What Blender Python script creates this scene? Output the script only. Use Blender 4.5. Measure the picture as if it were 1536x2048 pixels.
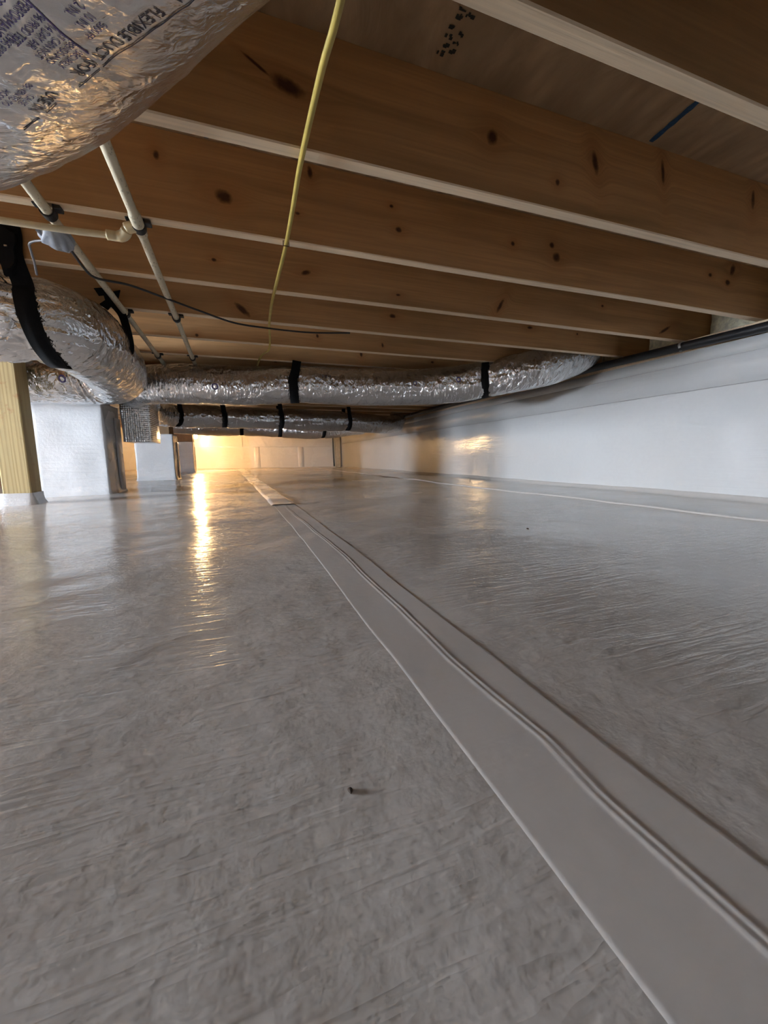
import bpy, bmesh, math, random
import numpy as np
from mathutils import Vector, Matrix

for o in list(bpy.data.objects):
    bpy.data.objects.remove(o, do_unlink=True)
SC = bpy.context.scene
COL = SC.collection
random.seed(7)
CAM_H = 0.26            # the camera is 26 cm above the floor; heights below are measured from the camera, then lifted at the end

# ------------------------------------------------------------------ camera
cam_d = bpy.data.cameras.new('camera')
cam = bpy.data.objects.new('camera', cam_d)
COL.objects.link(cam)
SC.camera = cam
cam_d.sensor_fit = 'HORIZONTAL'
cam_d.sensor_width = 36.0
cam_d.lens = 36.0 * 794.85 / 1536.0
cam_d.clip_start = 0.01
cam_d.clip_end = 100
RIGHT = Vector((0.94256125, -0.33384468, -0.01122635))
DOWN = Vector((-0.05593221, -0.124604, -0.99062881))
FWD = Vector((0.3293173, 0.93435624, -0.13611957))
cm = Matrix.Identity(4)
for i in range(3):
    cm[i][0] = RIGHT[i]
    cm[i][1] = -DOWN[i]
    cm[i][2] = -FWD[i]
cam.matrix_world = cm

# ------------------------------------------------------------------ daylight through the access door, exposure
world = bpy.data.worlds.new('world')
SC.world = world
world.use_nodes = True
bg = world.node_tree.nodes['Background']
bg.inputs[0].default_value = (0.78, 0.88, 1.0, 1)
bg.inputs[1].default_value = 80.0
XL, XR, YN, YF = -4.6, 2.6, -1.6, 10.9        # inner faces of the four walls
DOOR = (1.80, 2.60, -0.06, 0.62)             # access door in the left wall: y0, y1, z0, z1
pd = bpy.data.lights.new('door_daylight', 'AREA')
pd.shape = 'RECTANGLE'
pd.size = DOOR[3] - DOOR[2]
pd.size_y = DOOR[1] - DOOR[0]
pd.cycles.is_portal = True
pl = bpy.data.objects.new('door_daylight', pd)
COL.objects.link(pl)
pl.location = (XL - 0.2, (DOOR[0] + DOOR[1]) / 2, (DOOR[2] + DOOR[3]) / 2)
pl.rotation_euler = (0, -math.pi / 2, 0)
VENT = (-1.30, -1.06, 0.12, 0.30)             # open foundation vent in the near wall behind the camera: x0, x1, z0, z1
pv = bpy.data.lights.new('vent_daylight', 'AREA')
pv.shape = 'RECTANGLE'
pv.size = VENT[1] - VENT[0]
pv.size_y = VENT[3] - VENT[2]
pv.cycles.is_portal = True
po = bpy.data.objects.new('vent_daylight', pv)
COL.objects.link(po)
po.location = ((VENT[0] + VENT[1]) / 2, YN - 0.2, (VENT[2] + VENT[3]) / 2)
po.rotation_euler = (math.pi / 2, 0, 0)
vs = SC.view_settings
vs.view_transform = 'Standard'
vs.look = 'None'
vs.gamma = 1.0
vs.use_curve_mapping = False
vs.exposure = 2.22
SC.cycles.max_bounces = 6
SC.cycles.diffuse_bounces = 4
SC.cycles.caustics_reflective = False
SC.cycles.caustics_refractive = False
SC.cycles.use_adaptive_sampling = True
SC.cycles.adaptive_threshold = 0.1
SC.cycles.adaptive_min_samples = 12
SC.cycles.glossy_bounces = 3

BULB_STRENGTH = 350.0

# ------------------------------------------------------------------ helpers: numbers
def hash3(ix, iy, iz, seed):
    n = (ix * 374761393 + iy * 668265263 + iz * 2147483647 + seed * 1274126177) & 0xFFFFFFFF
    n = ((n ^ (n >> 13)) * 1274126177) & 0xFFFFFFFF
    n = (n ^ (n >> 16)) & 0xFFFFFFFF
    return n.astype(np.float64) / 4294967295.0

def vnoise(x, y, z=0.0, seed=0):
    """smooth value noise, -1..1, on numpy arrays"""
    x = np.asarray(x, float); y = np.asarray(y, float)
    z = np.zeros_like(x) + z
    fx, fy, fz = np.floor(x), np.floor(y), np.floor(z)
    ix, iy, iz = fx.astype(np.int64), fy.astype(np.int64), fz.astype(np.int64)
    tx, ty, tz = x - fx, y - fy, z - fz
    tx = tx * tx * (3 - 2 * tx); ty = ty * ty * (3 - 2 * ty); tz = tz * tz * (3 - 2 * tz)
    r = 0
    for a in (0, 1):
        wx = tx if a else 1 - tx
        for b in (0, 1):
            wy = ty if b else 1 - ty
            for c in (0, 1):
                wz = tz if c else 1 - tz
                r = r + wx * wy * wz * hash3(ix + a, iy + b, iz + c, seed)
    return r * 2 - 1

def ridged(x, y, z=0.0, seed=0):
    return 1 - np.abs(vnoise(x, y, z, seed)) * 2

def spline(pts, step):
    """Catmull-Rom through pts, resampled evenly"""
    P = [np.array(p, float) for p in pts]
    P = [2 * P[0] - P[1]] + P + [2 * P[-1] - P[-2]]
    out = []
    for i in range(1, len(P) - 2):
        p0, p1, p2, p3 = P[i - 1:i + 3]
        for t in np.linspace(0, 1, 40, endpoint=False):
            out.append(0.5 * (2 * p1 + (p2 - p0) * t + (2 * p0 - 5 * p1 + 4 * p2 - p3) * t * t + (3 * p1 - p0 - 3 * p2 + p3) * t ** 3))
    out.append(P[-2])
    out = np.array(out)
    L = np.concatenate([[0], np.cumsum(np.linalg.norm(np.diff(out, axis=0), axis=1))])
    n = max(2, int(round(L[-1] / step)))
    s = np.linspace(0, L[-1], n + 1)
    return np.stack([np.interp(s, L, out[:, k]) for k in range(3)], 1), s

def frames(C):
    """tangent, side, up at each path point; up stays as close to +Z as it can"""
    T = np.gradient(C, axis=0)
    T /= np.linalg.norm(T, axis=1)[:, None]
    S = np.zeros_like(T); U = np.zeros_like(T)
    ref = np.array([0, 0, 1.0]) if abs(T[0][2]) < 0.95 else np.array([1.0, 0, 0])
    u = ref
    for i in range(len(T)):
        u = u - T[i] * np.dot(u, T[i]); u = u / np.linalg.norm(u)
        U[i] = u
        S[i] = np.cross(T[i], u)
    return T, S, U

# ------------------------------------------------------------------ helpers: objects
def link_mesh(name, verts, faces, mats=None, parent=None, smooth=True, mat_idx=None, origin=None):
    verts = np.asarray(verts, float)
    if origin is None:
        if parent is not None:
            origin = np.array(parent.location)
        else:
            lo, hi = verts.min(0), verts.max(0)
            origin = np.array([(lo[0] + hi[0]) / 2, (lo[1] + hi[1]) / 2, lo[2]])
    me = bpy.data.meshes.new(name)
    me.from_pydata((verts - origin).tolist(), [], [tuple(int(i) for i in f) for f in faces])
    me.update()
    if mats is not None:
        for m in (mats if isinstance(mats, (list, tuple)) else [mats]):
            me.materials.append(m)
    if mat_idx is not None:
        me.polygons.foreach_set('material_index', np.asarray(mat_idx, dtype=np.int32))
    if smooth:
        me.polygons.foreach_set('use_smooth', np.ones(len(me.polygons), dtype=bool))
    o = bpy.data.objects.new(name, me)
    COL.objects.link(o)
    if parent is not None:
        o.parent = parent
        po = np.array(parent.location) if parent.parent is None else np.array(parent.location) + np.array(parent.parent.location)
        o.location = Vector(origin - po)
    else:
        o.location = Vector(origin)
    return o

def thing(name, loc, label, cat, group=None):
    o = bpy.data.objects.new(name, None)
    o.empty_display_size = 0.05
    COL.objects.link(o)
    o.location = loc
    return tag(o, label, cat, group)

def tag(o, label, cat, group=None):
    o['label'] = label
    o['category'] = cat
    if group:
        o['group'] = group
    return o

def structure(o):
    o['kind'] = 'structure'
    return o

def grid_faces(nu, nv, closed_v=False, base=0):
    F = []
    for i in range(nu - 1):
        for j in range(nv if closed_v else nv - 1):
            k = (j + 1) % nv
            F.append((base + i * nv + j, base + i * nv + k, base + (i + 1) * nv + k, base + (i + 1) * nv + j))
    return F

def box_mesh(x0, x1, y0, y1, z0, z1, bevel=0.0, seg=1):
    bm = bmesh.new()
    bmesh.ops.create_cube(bm, size=1)
    for v in bm.verts:
        v.co = Vector(((x0 + x1) / 2 + v.co.x * (x1 - x0), (y0 + y1) / 2 + v.co.y * (y1 - y0), (z0 + z1) / 2 + v.co.z * (z1 - z0)))
    if bevel:
        bmesh.ops.bevel(bm, geom=bm.edges[:], offset=bevel, segments=seg, affect='EDGES', profile=0.5)
    V = [tuple(v.co) for v in bm.verts]
    bm.verts.index_update()
    F = [tuple(v.index for v in f.verts) for f in bm.faces]
    bm.free()
    return V, F

def join(*parts):
    V, F = [], []
    for v, f in parts:
        b = len(V)
        V += [tuple(p) for p in v]
        F += [tuple(i + b for i in q) for q in f]
    return V, F

def tube_mesh(pts, r, step=0.01, n=12, caps=True, smooth_path=True):
    if smooth_path:
        C, s = spline(pts, step)
    else:
        C = np.array(pts, float)
        s = np.concatenate([[0], np.cumsum(np.linalg.norm(np.diff(C, axis=0), axis=1))])
    T, S, U = frames(C)
    th = np.arange(n) * 2 * math.pi / n
    V = []
    for i in range(len(C)):
        rr = r(s[i]) if callable(r) else r
        for t in th:
            V.append(C[i] + rr * (math.cos(t) * S[i] + math.sin(t) * U[i]))
    F = grid_faces(len(C), n, True)
    if caps:
        F.append(tuple(range(n))[::-1])
        F.append(tuple(range((len(C) - 1) * n, len(C) * n)))
    return V, F

def ribbon_mesh(pts, wdir, width, thick, step=0.01, smooth_path=True):
    """flat band: path pts, constant width direction wdir (or one per point)"""
    if smooth_path:
        C, s = spline(pts, step)
    else:
        C = np.array(pts, float)
    T = np.gradient(C, axis=0); T /= np.linalg.norm(T, axis=1)[:, None]
    w = np.array(wdir, float); w /= np.linalg.norm(w)
    V = []
    for i in range(len(C)):
        wi = w - T[i] * np.dot(w, T[i]); wi /= np.linalg.norm(wi)
        nn = np.cross(T[i], wi)
        for a, b in ((-1, -1), (1, -1), (1, 1), (-1, 1)):
            V.append(C[i] + wi * a * width / 2 + nn * b * thick / 2)
    F = grid_faces(len(C), 4, True)
    F.append((0, 1, 2, 3)); k = (len(C) - 1) * 4
    F.append((k + 3, k + 2, k + 1, k))
    return V, F

def prism(poly, y, thick, axis='y'):
    """extrude a polygon given as (x,z) pairs, from y to y+thick"""
    n = len(poly)
    V = [(x, y, z) for x, z in poly] + [(x, y + thick, z) for x, z in poly]
    F = [tuple(range(n)), tuple(range(2 * n - 1, n - 1, -1))]
    for i in range(n):
        j = (i + 1) % n
        F.append((i, i + n, j + n, j))
    return V, F

# ------------------------------------------------------------------ helpers: materials
def new_mat(name):
    m = bpy.data.materials.new(name)
    m.use_nodes = True
    nt = m.node_tree
    return m, nt, nt.nodes['Principled BSDF']

class NT:
    def __init__(self, nt):
        self.nt = nt
        tc = nt.nodes.new('ShaderNodeTexCoord')
        self.obj = tc.outputs['Object']
        self.gen = tc.outputs['Generated']
    def put(self, node, key, val):
        if val is None: return
        if isinstance(val, bpy.types.NodeSocket): self.nt.links.new(val, node.inputs[key])
        else: node.inputs[key].default_value = val
    def mapping(self, vec, scale=(1, 1, 1), loc=(0, 0, 0), rot=(0, 0, 0)):
        n = self.nt.nodes.new('ShaderNodeMapping')
        self.put(n, 'Vector', vec); n.inputs['Scale'].default_value = scale
        n.inputs['Location'].default_value = loc; n.inputs['Rotation'].default_value = rot
        return n.outputs[0]
    def noise(self, vec, scale, detail=2, rough=0.5, dist=0.0):
        n = self.nt.nodes.new('ShaderNodeTexNoise')
        self.put(n, 'Vector', vec); n.inputs['Scale'].default_value = scale
        n.inputs['Detail'].default_value = detail; n.inputs['Roughness'].default_value = rough
        n.inputs['Distortion'].default_value = dist
        return n.outputs['Fac']
    def voronoi(self, vec, scale, feature='F1', rand=1.0):
        n = self.nt.nodes.new('ShaderNodeTexVoronoi')
        n.feature = feature
        self.put(n, 'Vector', vec); n.inputs['Scale'].default_value = scale
        n.inputs['Randomness'].default_value = rand
        return n
    def wave(self, vec, scale, dist=0, detail=2, dscale=1, direction='X', kind='BANDS'):
        n = self.nt.nodes.new('ShaderNodeTexWave')
        n.wave_type = kind
        if kind == 'BANDS': n.bands_direction = direction
        self.put(n, 'Vector', vec); n.inputs['Scale'].default_value = scale
        n.inputs['Distortion'].default_value = dist; n.inputs['Detail'].default_value = detail
        n.inputs['Detail Scale'].default_value = dscale
        return n.outputs['Fac']
    def ramp(self, fac, stops, interp='LINEAR'):
        n = self.nt.nodes.new('ShaderNodeValToRGB')
        n.color_ramp.interpolation = interp
        el = n.color_ramp.elements
        while len(el) < len(stops): el.new(0.5)
        for e, (p, c) in zip(el, stops):
            e.position = p
            e.color = (c, c, c, 1) if isinstance(c, (int, float)) else (*c, 1)
        self.put(n, 'Fac', fac)
        return n.outputs[0]
    def math(self, op, a, b=None, c=None, clamp=False):
        n = self.nt.nodes.new('ShaderNodeMath')
        n.operation = op; n.use_clamp = clamp
        self.put(n, 0, a); self.put(n, 1, b); self.put(n, 2, c)
        return n.outputs[0]
    def vmath(self, op, a, b=None):
        n = self.nt.nodes.new('ShaderNodeVectorMath')
        n.operation = op
        self.put(n, 0, a)
        if b is not None: self.put(n, 1, b)
        return n
    def mix(self, fac, a, b, mode='MIX'):
        n = self.nt.nodes.new('ShaderNodeMix')
        n.data_type = 'RGBA'; n.blend_type = mode
        self.put(n, 0, fac)
        for k, v in ((6, a), (7, b)):
            if isinstance(v, bpy.types.NodeSocket): self.nt.links.new(v, n.inputs[k])
            else: n.inputs[k].default_value = (*v, 1) if len(v) == 3 else v
        return n.outputs[2]
    def bump(self, height, strength, dist, normal=None):
        n = self.nt.nodes.new('ShaderNodeBump')
        self.put(n, 'Height', height); n.inputs['Strength'].default_value = strength
        n.inputs['Distance'].default_value = dist
        if normal is not None: self.nt.links.new(normal, n.inputs['Normal'])
        return n.outputs[0]
    def sep(self, v):
        n = self.nt.nodes.new('ShaderNodeSeparateXYZ'); self.put(n, 0, v)
        return n.outputs
    def comb(self, x, y, z):
        n = self.nt.nodes.new('ShaderNodeCombineXYZ')
        self.put(n, 0, x); self.put(n, 1, y); self.put(n, 2, z)
        return n.outputs[0]
    def link(self, a, b): self.nt.links.new(a, b)

def plain_mat(name, col, rough=0.6, metal=0.0, var=0.12, nscale=18, bump=0.0):
    m, nt, b = new_mat(name)
    t = NT(nt)
    f = t.noise(t.obj, nscale, 3)
    lo = tuple(c * (1 - var) for c in col); hi = tuple(min(1, c * (1 + var)) for c in col)
    t.link(t.ramp(f, [(0.3, lo), (0.7, hi)]), b.inputs['Base Color'])
    b.inputs['Roughness'].default_value = rough
    b.inputs['Metallic'].default_value = metal
    if bump:
        t.link(t.bump(t.noise(t.obj, nscale * 4, 2), 0.5, bump), b.inputs['Normal'])
    return m

def liner_mat(name, col, rough, wrinkle, dimple, axis='floor', spec=0.5):
    """white reinforced vapour-barrier sheet: fine cross wrinkles, dimples and a faint scrim"""
    m, nt, b = new_mat(name)
    t = NT(nt)
    big = t.noise(t.obj, 1.3, 3)
    tone = t.ramp(big, [(0.25, tuple(c * 0.93 for c in col)), (0.75, col)])
    fine = t.noise(t.obj, 35, 3)
    tone = t.mix(t.ramp(fine, [(0.35, 0.0), (0.75, 0.13)]), tone, tuple(c * 0.8 for c in col))
    t.link(tone, b.inputs['Base Color'])
    b.inputs['Specular IOR Level'].default_value = spec
    t.link(t.ramp(t.noise(t.obj, 2.1, 3), [(0.3, rough * 0.8), (0.7, rough * 1.25)]), b.inputs['Roughness'])
    if axis == 'floor': sc, sc2 = (6.5, 44, 3), (2.2, 13, 1)
    elif axis == 'wall_x': sc, sc2 = (3, 2.2, 34), (1, 0.8, 14)
    else: sc, sc2 = (2.2, 3, 34), (0.8, 1, 14)
    warp = t.obj
    w1 = t.noise(t.mapping(warp, sc), 1.0, 3, 0.55, 0.35)
    w1 = t.math('ABSOLUTE', t.math('SUBTRACT', w1, 0.5))
    w1 = t.math('SUBTRACT', 1.0, t.math('MULTIPLY', w1, 7.0), clamp=True)
    mask = t.ramp(t.noise(t.mapping(t.obj, (1.0, 1.5, 1.0)), 1.8, 2), [(0.36, 0.12), (0.62, 1.0)])
    w1 = t.math('MULTIPLY', w1, mask)
    w2 = t.noise(t.mapping(warp, sc2), 1.0, 3, 0.5, 0.2)
    d = t.noise(t.obj, 46, 3, 0.55)
    d2 = t.noise(t.obj, 150, 2, 0.5)
    hgt = t.math('ADD', t.math('MULTIPLY', w1, wrinkle), t.math('MULTIPLY', w2, wrinkle * 1.2))
    hgt = t.math('ADD', hgt, t.math('MULTIPLY', d, dimple))
    hgt = t.math('ADD', hgt, t.math('MULTIPLY', d2, dimple * 0.25))
    if axis == 'floor' and wrinkle > 0.0002:
        d3 = t.noise(t.mapping(t.obj, (1.0, 1.3, 1.0), rot=(0, 0, 0.6)), 11, 2, 0.5)
        hgt = t.math('ADD', hgt, t.math('MULTIPLY', d3, 0.0020))
    t.link(t.bump(hgt, 1.0, 1.0), b.inputs['Normal'])
    return m

def foil_mat(name, rough=0.26, along=(1, 1, 1), amount=0.004, col=(0.86, 0.855, 0.85), scale=1.0, spots=0.0):
    """metallised film: crumpled facets plus short folds"""
    m, nt, b = new_mat(name)
    t = NT(nt)
    v = t.mapping(t.obj, along)
    wv = t.vmath('ADD', v, None)
    nz = nt.nodes.new('ShaderNodeTexNoise'); nz.inputs['Scale'].default_value = 14 * scale
    nt.links.new(v, nz.inputs['Vector'])
    dv = t.vmath('MULTIPLY', nz.outputs['Color'], (0.05 / scale,) * 3).outputs[0]
    vv = t.vmath('ADD', v, dv).outputs[0]
    fac = t.voronoi(vv, 28 * scale).outputs['Distance']
    fac2 = t.voronoi(vv, 75 * scale).outputs['Distance']
    folds = t.noise(vv, 20 * scale, 4, 0.6, 0.4)
    folds = t.math('ABSOLUTE', t.math('SUBTRACT', folds, 0.5))
    h = t.math('ADD', t.math('MULTIPLY', fac, 1.0), t.math('MULTIPLY', fac2, 0.35))
    h = t.math('ADD', h, t.math('MULTIPLY', folds, 2.6))
    t.link(t.bump(h, 1.0, amount), b.inputs['Normal'])
    t.link(t.ramp(t.noise(t.obj, 9, 3), [(0.3, tuple(c * 0.9 for c in col)), (0.7, col)]), b.inputs['Base Color'])
    b.inputs['Metallic'].default_value = 0.92
    t.link(t.ramp(t.noise(t.obj, 22, 3), [(0.3, rough * 0.75), (0.7, rough * 1.3)]), b.inputs['Roughness'])
    return m

def wood_face_mat(name, knots, seed, col=(0.52, 0.295, 0.130), length_axis='x', grain=1.0):
    """sawn pine: grain runs along the board and bends round the listed knots (u, v, half-length, half-height, tilt)"""
    m, nt, b = new_mat(name)
    t = NT(nt)
    s = t.sep(t.obj)
    u, v = (s[0], s[2]) if length_axis == 'x' else (s[2], s[0])
    bend = None; dark = None; halo = None
    wobn = t.math('MULTIPLY', t.noise(t.obj, 60, 2), 0.9) if knots else None
    for (ku, kv, ka, kb, tilt) in knots:
        du = t.math('SUBTRACT', u, ku); dv = t.math('SUBTRACT', v, kv)
        c, sn = math.cos(tilt), math.sin(tilt)
        ru = t.math('ADD', t.math('MULTIPLY', du, c), t.math('MULTIPLY', dv, sn))
        rv = t.math('SUBTRACT', t.math('MULTIPLY', dv, c), t.math('MULTIPLY', du, sn))
        ru = t.math('DIVIDE', ru, ka); rv = t.math('DIVIDE', rv, kb)
        d2 = t.math('ADD', t.math('MULTIPLY', ru, ru), t.math('MULTIPLY', rv, rv))
        g = t.math('POWER', 2.718, t.math('MULTIPLY', d2, -0.12))
        bn = t.math('MULTIPLY', t.math('MULTIPLY', g, t.math('SIGN', dv)), kb * 1.3)
        bend = bn if bend is None else t.math('ADD', bend, bn)
        wob = t.math('ADD', d2, wobn)
        dk = t.math('SUBTRACT', 1.65, wob, clamp=True)
        dark = dk if dark is None else t.math('MAXIMUM', dark, dk)
        hl = t.math('MULTIPLY', g, 0.5)
        halo = hl if halo is None else t.math('MAXIMUM', halo, hl)
    vb = v if bend is None else t.math('SUBTRACT', v, bend)
    gv = t.comb(t.math('MULTIPLY', u, 0.9), seed * 3.7, t.math('MULTIPLY', vb, 16.0 * grain))
    g1 = t.noise(gv, 1.0, 4, 0.55, 0.5)
    gv2 = t.comb(t.math('MULTIPLY', u, 3.0), seed * 1.3, t.math('MULTIPLY', vb, 150.0 * grain))
    g2 = t.noise(gv2, 1.0, 2, 0.5)
    base = t.ramp(g1, [(0.25, tuple(c * 0.62 for c in col)), (0.5, col), (0.72, tuple(min(1, c * 1.25) for c in col))])
    base = t.mix(t.ramp(g2, [(0.35, 0.0), (0.75, 0.42)]), base, tuple(c * 0.58 for c in col))
    blot = t.noise(t.obj, 2.3, 3)
    base = t.mix(t.ramp(blot, [(0.45, 0.0), (0.8, 0.35)]), base, (col[0] * 1.18, col[1] * 1.22, col[2] * 1.35))
    if dark is not None:
        base = t.mix(halo, base, (col[0] * 0.72, col[1] * 0.5, col[2] * 0.4))
        base = t.mix(t.math('MULTIPLY', dark, 0.93), base, (0.045, 0.016, 0.008))
    t.link(base, b.inputs['Base Color'])
    b.inputs['Roughness'].default_value = 0.62
    b.inputs['Specular IOR Level'].default_value = 0.3
    gb = t.noise(t.comb(t.math('MULTIPLY', u, 3.0), 0.0, t.math('MULTIPLY', v, 120.0)), 1.0, 2)
    t.link(t.bump(gb, 0.5, 0.0012), b.inputs['Normal'])
    return m

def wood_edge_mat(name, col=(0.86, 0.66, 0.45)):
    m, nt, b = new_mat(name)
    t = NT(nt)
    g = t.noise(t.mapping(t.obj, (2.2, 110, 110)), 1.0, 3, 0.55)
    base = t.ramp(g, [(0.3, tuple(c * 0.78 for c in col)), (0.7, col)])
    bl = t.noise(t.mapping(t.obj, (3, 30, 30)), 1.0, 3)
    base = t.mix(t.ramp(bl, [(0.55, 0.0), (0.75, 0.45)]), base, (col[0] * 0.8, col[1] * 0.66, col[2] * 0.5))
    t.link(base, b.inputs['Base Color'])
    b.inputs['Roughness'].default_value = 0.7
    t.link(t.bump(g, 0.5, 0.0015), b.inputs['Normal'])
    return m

M = {}
M['liner_floor'] = liner_mat('liner_floor', (0.64, 0.59, 0.55), 0.17, 0.00050, 0.0007, 'floor', spec=0.9)
M['liner_wall_x'] = liner_mat('liner_wall_right', (0.58, 0.575, 0.57), 0.15, 0.0004, 0.0001, 'wall_x')
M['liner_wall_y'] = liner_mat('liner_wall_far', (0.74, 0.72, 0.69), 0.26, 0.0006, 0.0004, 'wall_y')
M['liner_pier'] = liner_mat('liner_pier', (0.58, 0.58, 0.59), 0.26, 0.0008, 0.0016, 'wall_y')
M['tape'] = liner_mat('seam_tape_white', (0.65, 0.595, 0.555), 0.22, 0.00005, 0.00022, 'floor')
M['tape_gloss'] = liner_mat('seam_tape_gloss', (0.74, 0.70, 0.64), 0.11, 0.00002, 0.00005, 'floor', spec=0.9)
M['foil_near'] = foil_mat('foil_near', 0.20, (1, 1, 1), 0.0012, scale=1.6, col=(0.78, 0.78, 0.79))
M['foil'] = foil_mat('foil', 0.13, (2.0, 0.8, 0.8), 0.0065, scale=0.75, col=(0.70, 0.70, 0.71))
M['foil_turn'] = foil_mat('foil_turn', 0.12, (0.8, 1.2, 0.8), 0.007, scale=0.7, col=(0.70, 0.70, 0.71))
M['wood_edge'] = wood_edge_mat('joist_edge')  # cream wood, with floor light caught by the joist undersides put into the colour
M['black_strap'] = plain_mat('black_strap', (0.008, 0.008, 0.009), 0.85, nscale=60, bump=0.0006)
M['black_strap'].node_tree.nodes['Principled BSDF'].inputs['Specular IOR Level'].default_value = 0.12
M['black_pipe'] = plain_mat('black_pipe', (0.013, 0.013, 0.014), 0.38, nscale=30)
M['yellow'] = plain_mat('yellow_cable', (0.50, 0.37, 0.085), 0.45, nscale=25)
M['black_cable'] = plain_mat('black_cable', (0.02, 0.02, 0.022), 0.5)
M['grey_wire'] = plain_mat('grey_wire', (0.20, 0.20, 0.22), 0.5)
M['grey_tape'] = plain_mat('grey_tape', (0.27, 0.29, 0.33), 0.5, nscale=30, bump=0.0008)
M['galv'] = plain_mat('galvanised', (0.62, 0.63, 0.63), 0.35, 0.9)
M['ink'] = plain_mat('print_black', (0.03, 0.028, 0.05), 0.5)
M['ink_purple'] = plain_mat('print_purple', (0.085, 0.06, 0.20), 0.5)
M['ink_stamp'] = plain_mat('stamp_ink', (0.022, 0.020, 0.012), 0.8, nscale=200, var=0.5)
M['blue_chalk'] = plain_mat('blue_chalk', (0.014, 0.055, 0.12), 0.9, nscale=120, var=0.4)
M['insulation'] = plain_mat('rim_insulation', (0.80, 0.78, 0.60), 0.9, nscale=25, var=0.25, bump=0.01)
M['concrete_cap'] = plain_mat('wood_block', (0.20, 0.12, 0.06), 0.8, nscale=12)
M['socket'] = plain_mat('socket', (0.70, 0.66, 0.60), 0.5)
M['staple'] = plain_mat('staple', (0.16, 0.08, 0.04), 0.4, 0.5)
M['clip'] = plain_mat('clip_black', (0.012, 0.012, 0.013), 0.5)
M['corner_board'] = plain_mat('corner_board', (0.50, 0.42, 0.30), 0.7)
M['seam_dark'] = plain_mat('seam_dark', (0.36, 0.34, 0.33), 0.9)  # darker grey for the thin strips along the wall seams
M['debris'] = plain_mat('debris', (0.05, 0.03, 0.02), 0.9)

def cpvc_mat():
    m, nt, b = new_mat('cream_pipe')
    t = NT(nt)
    col = (0.66, 0.58, 0.42)
    base = t.ramp(t.noise(t.obj, 12, 3), [(0.3, tuple(c * 0.85 for c in col)), (0.7, col)])
    spk = t.noise(t.mapping(t.obj, (150, 60, 150)), 1.0, 2, 0.5)
    base = t.mix(t.ramp(spk, [(0.60, 0.0), (0.66, 0.6)]), base, (0.20, 0.17, 0.10))
    t.link(base, b.inputs['Base Color']); b.inputs['Roughness'].default_value = 0.45
    return m
M['cpvc'] = cpvc_mat()
M['cpvc_plain'] = plain_mat('cream_pipe_plain', (0.70, 0.60, 0.40), 0.4, nscale=20)
M['cpvc_fit'] = plain_mat('cream_fitting', (0.68, 0.55, 0.33), 0.4, nscale=20)

def osb_mat():
    m, nt, b = new_mat('subfloor_panel')
    t = NT(nt)
    a = t.noise(t.mapping(t.obj, (9, 4, 1)), 1.0, 5, 0.6, 0.6)
    c = t.voronoi(t.mapping(t.obj, (26, 9, 1)), 1.0)
    base = t.ramp(a, [(0.25, (0.28, 0.165, 0.08)), (0.5, (0.43, 0.275, 0.145)), (0.75, (0.55, 0.38, 0.21))])
    base = t.mix(t.ramp(c.outputs['Distance'], [(0.2, 0.0), (0.7, 0.35)]), base, (0.20, 0.125, 0.065))
    t.link(base, b.inputs['Base Color']); b.inputs['Roughness'].default_value = 0.8
    h = t.math('ADD', a, t.math('MULTIPLY', c.outputs['Distance'], 0.4))
    t.link(t.bump(h, 1.0, 0.010), b.inputs['Normal'])
    return m
M['osb'] = osb_mat()

def post_mat():
    m, nt, b = new_mat('treated_post')
    t = NT(nt)
    g = t.wave(t.mapping(t.obj, (1, 1, 0.06)), 16, 6, 3, 1.2, 'X')
    g2 = t.noise(t.mapping(t.obj, (120, 120, 2)), 1.0, 3)
    base = t.ramp(g, [(0.1, (0.36, 0.26, 0.11)), (0.6, (0.47, 0.36, 0.17))])
    base = t.mix(t.ramp(g2, [(0.4, 0.0), (0.8, 0.3)]), base, (0.25, 0.20, 0.10))
    st = t.noise(t.obj, 9, 4, 0.7)
    base = t.mix(t.ramp(st, [(0.60, 0.0), (0.68, 0.6)]), base, (0.32, 0.14, 0.05))
    t.link(base, b.inputs['Base Color']); b.inputs['Roughness'].default_value = 0.75
    t.link(t.bump(g2, 0.4, 0.001), b.inputs['Normal'])
    return m
M['post'] = post_mat()

def bubble_foil_mat():
    m, nt, b = new_mat('bubble_foil')
    t = NT(nt)
    s = t.sep(t.obj)
    diag = t.comb(t.math('ADD', s[0], s[1]), 0.0, s[2])
    bub = t.voronoi(diag, 62, rand=0.1).outputs['Distance']
    crush = t.noise(t.obj, 16, 4)
    h = t.math('ADD', t.math('MULTIPLY', bub, -0.9), t.math('MULTIPLY', crush, 1.6))
    t.link(t.bump(h, 1.0, 0.006), b.inputs['Normal'])
    b.inputs['Base Color'].default_value = (0.80, 0.80, 0.81, 1)
    b.inputs['Metallic'].default_value = 0.92
    b.inputs['Roughness'].default_value = 0.2
    return m
M['bubble'] = bubble_foil_mat()

def bulb_mat():
    m, nt, b = new_mat('lit_bulb')
    b.inputs['Base Color'].default_value = (1, 0.9, 0.7, 1)
    b.inputs['Emission Color'].default_value = (1.0, 0.63, 0.27, 1)
    b.inputs['Emission Strength'].default_value = BULB_STRENGTH
    return m
M['bulb'] = bulb_mat()

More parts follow.
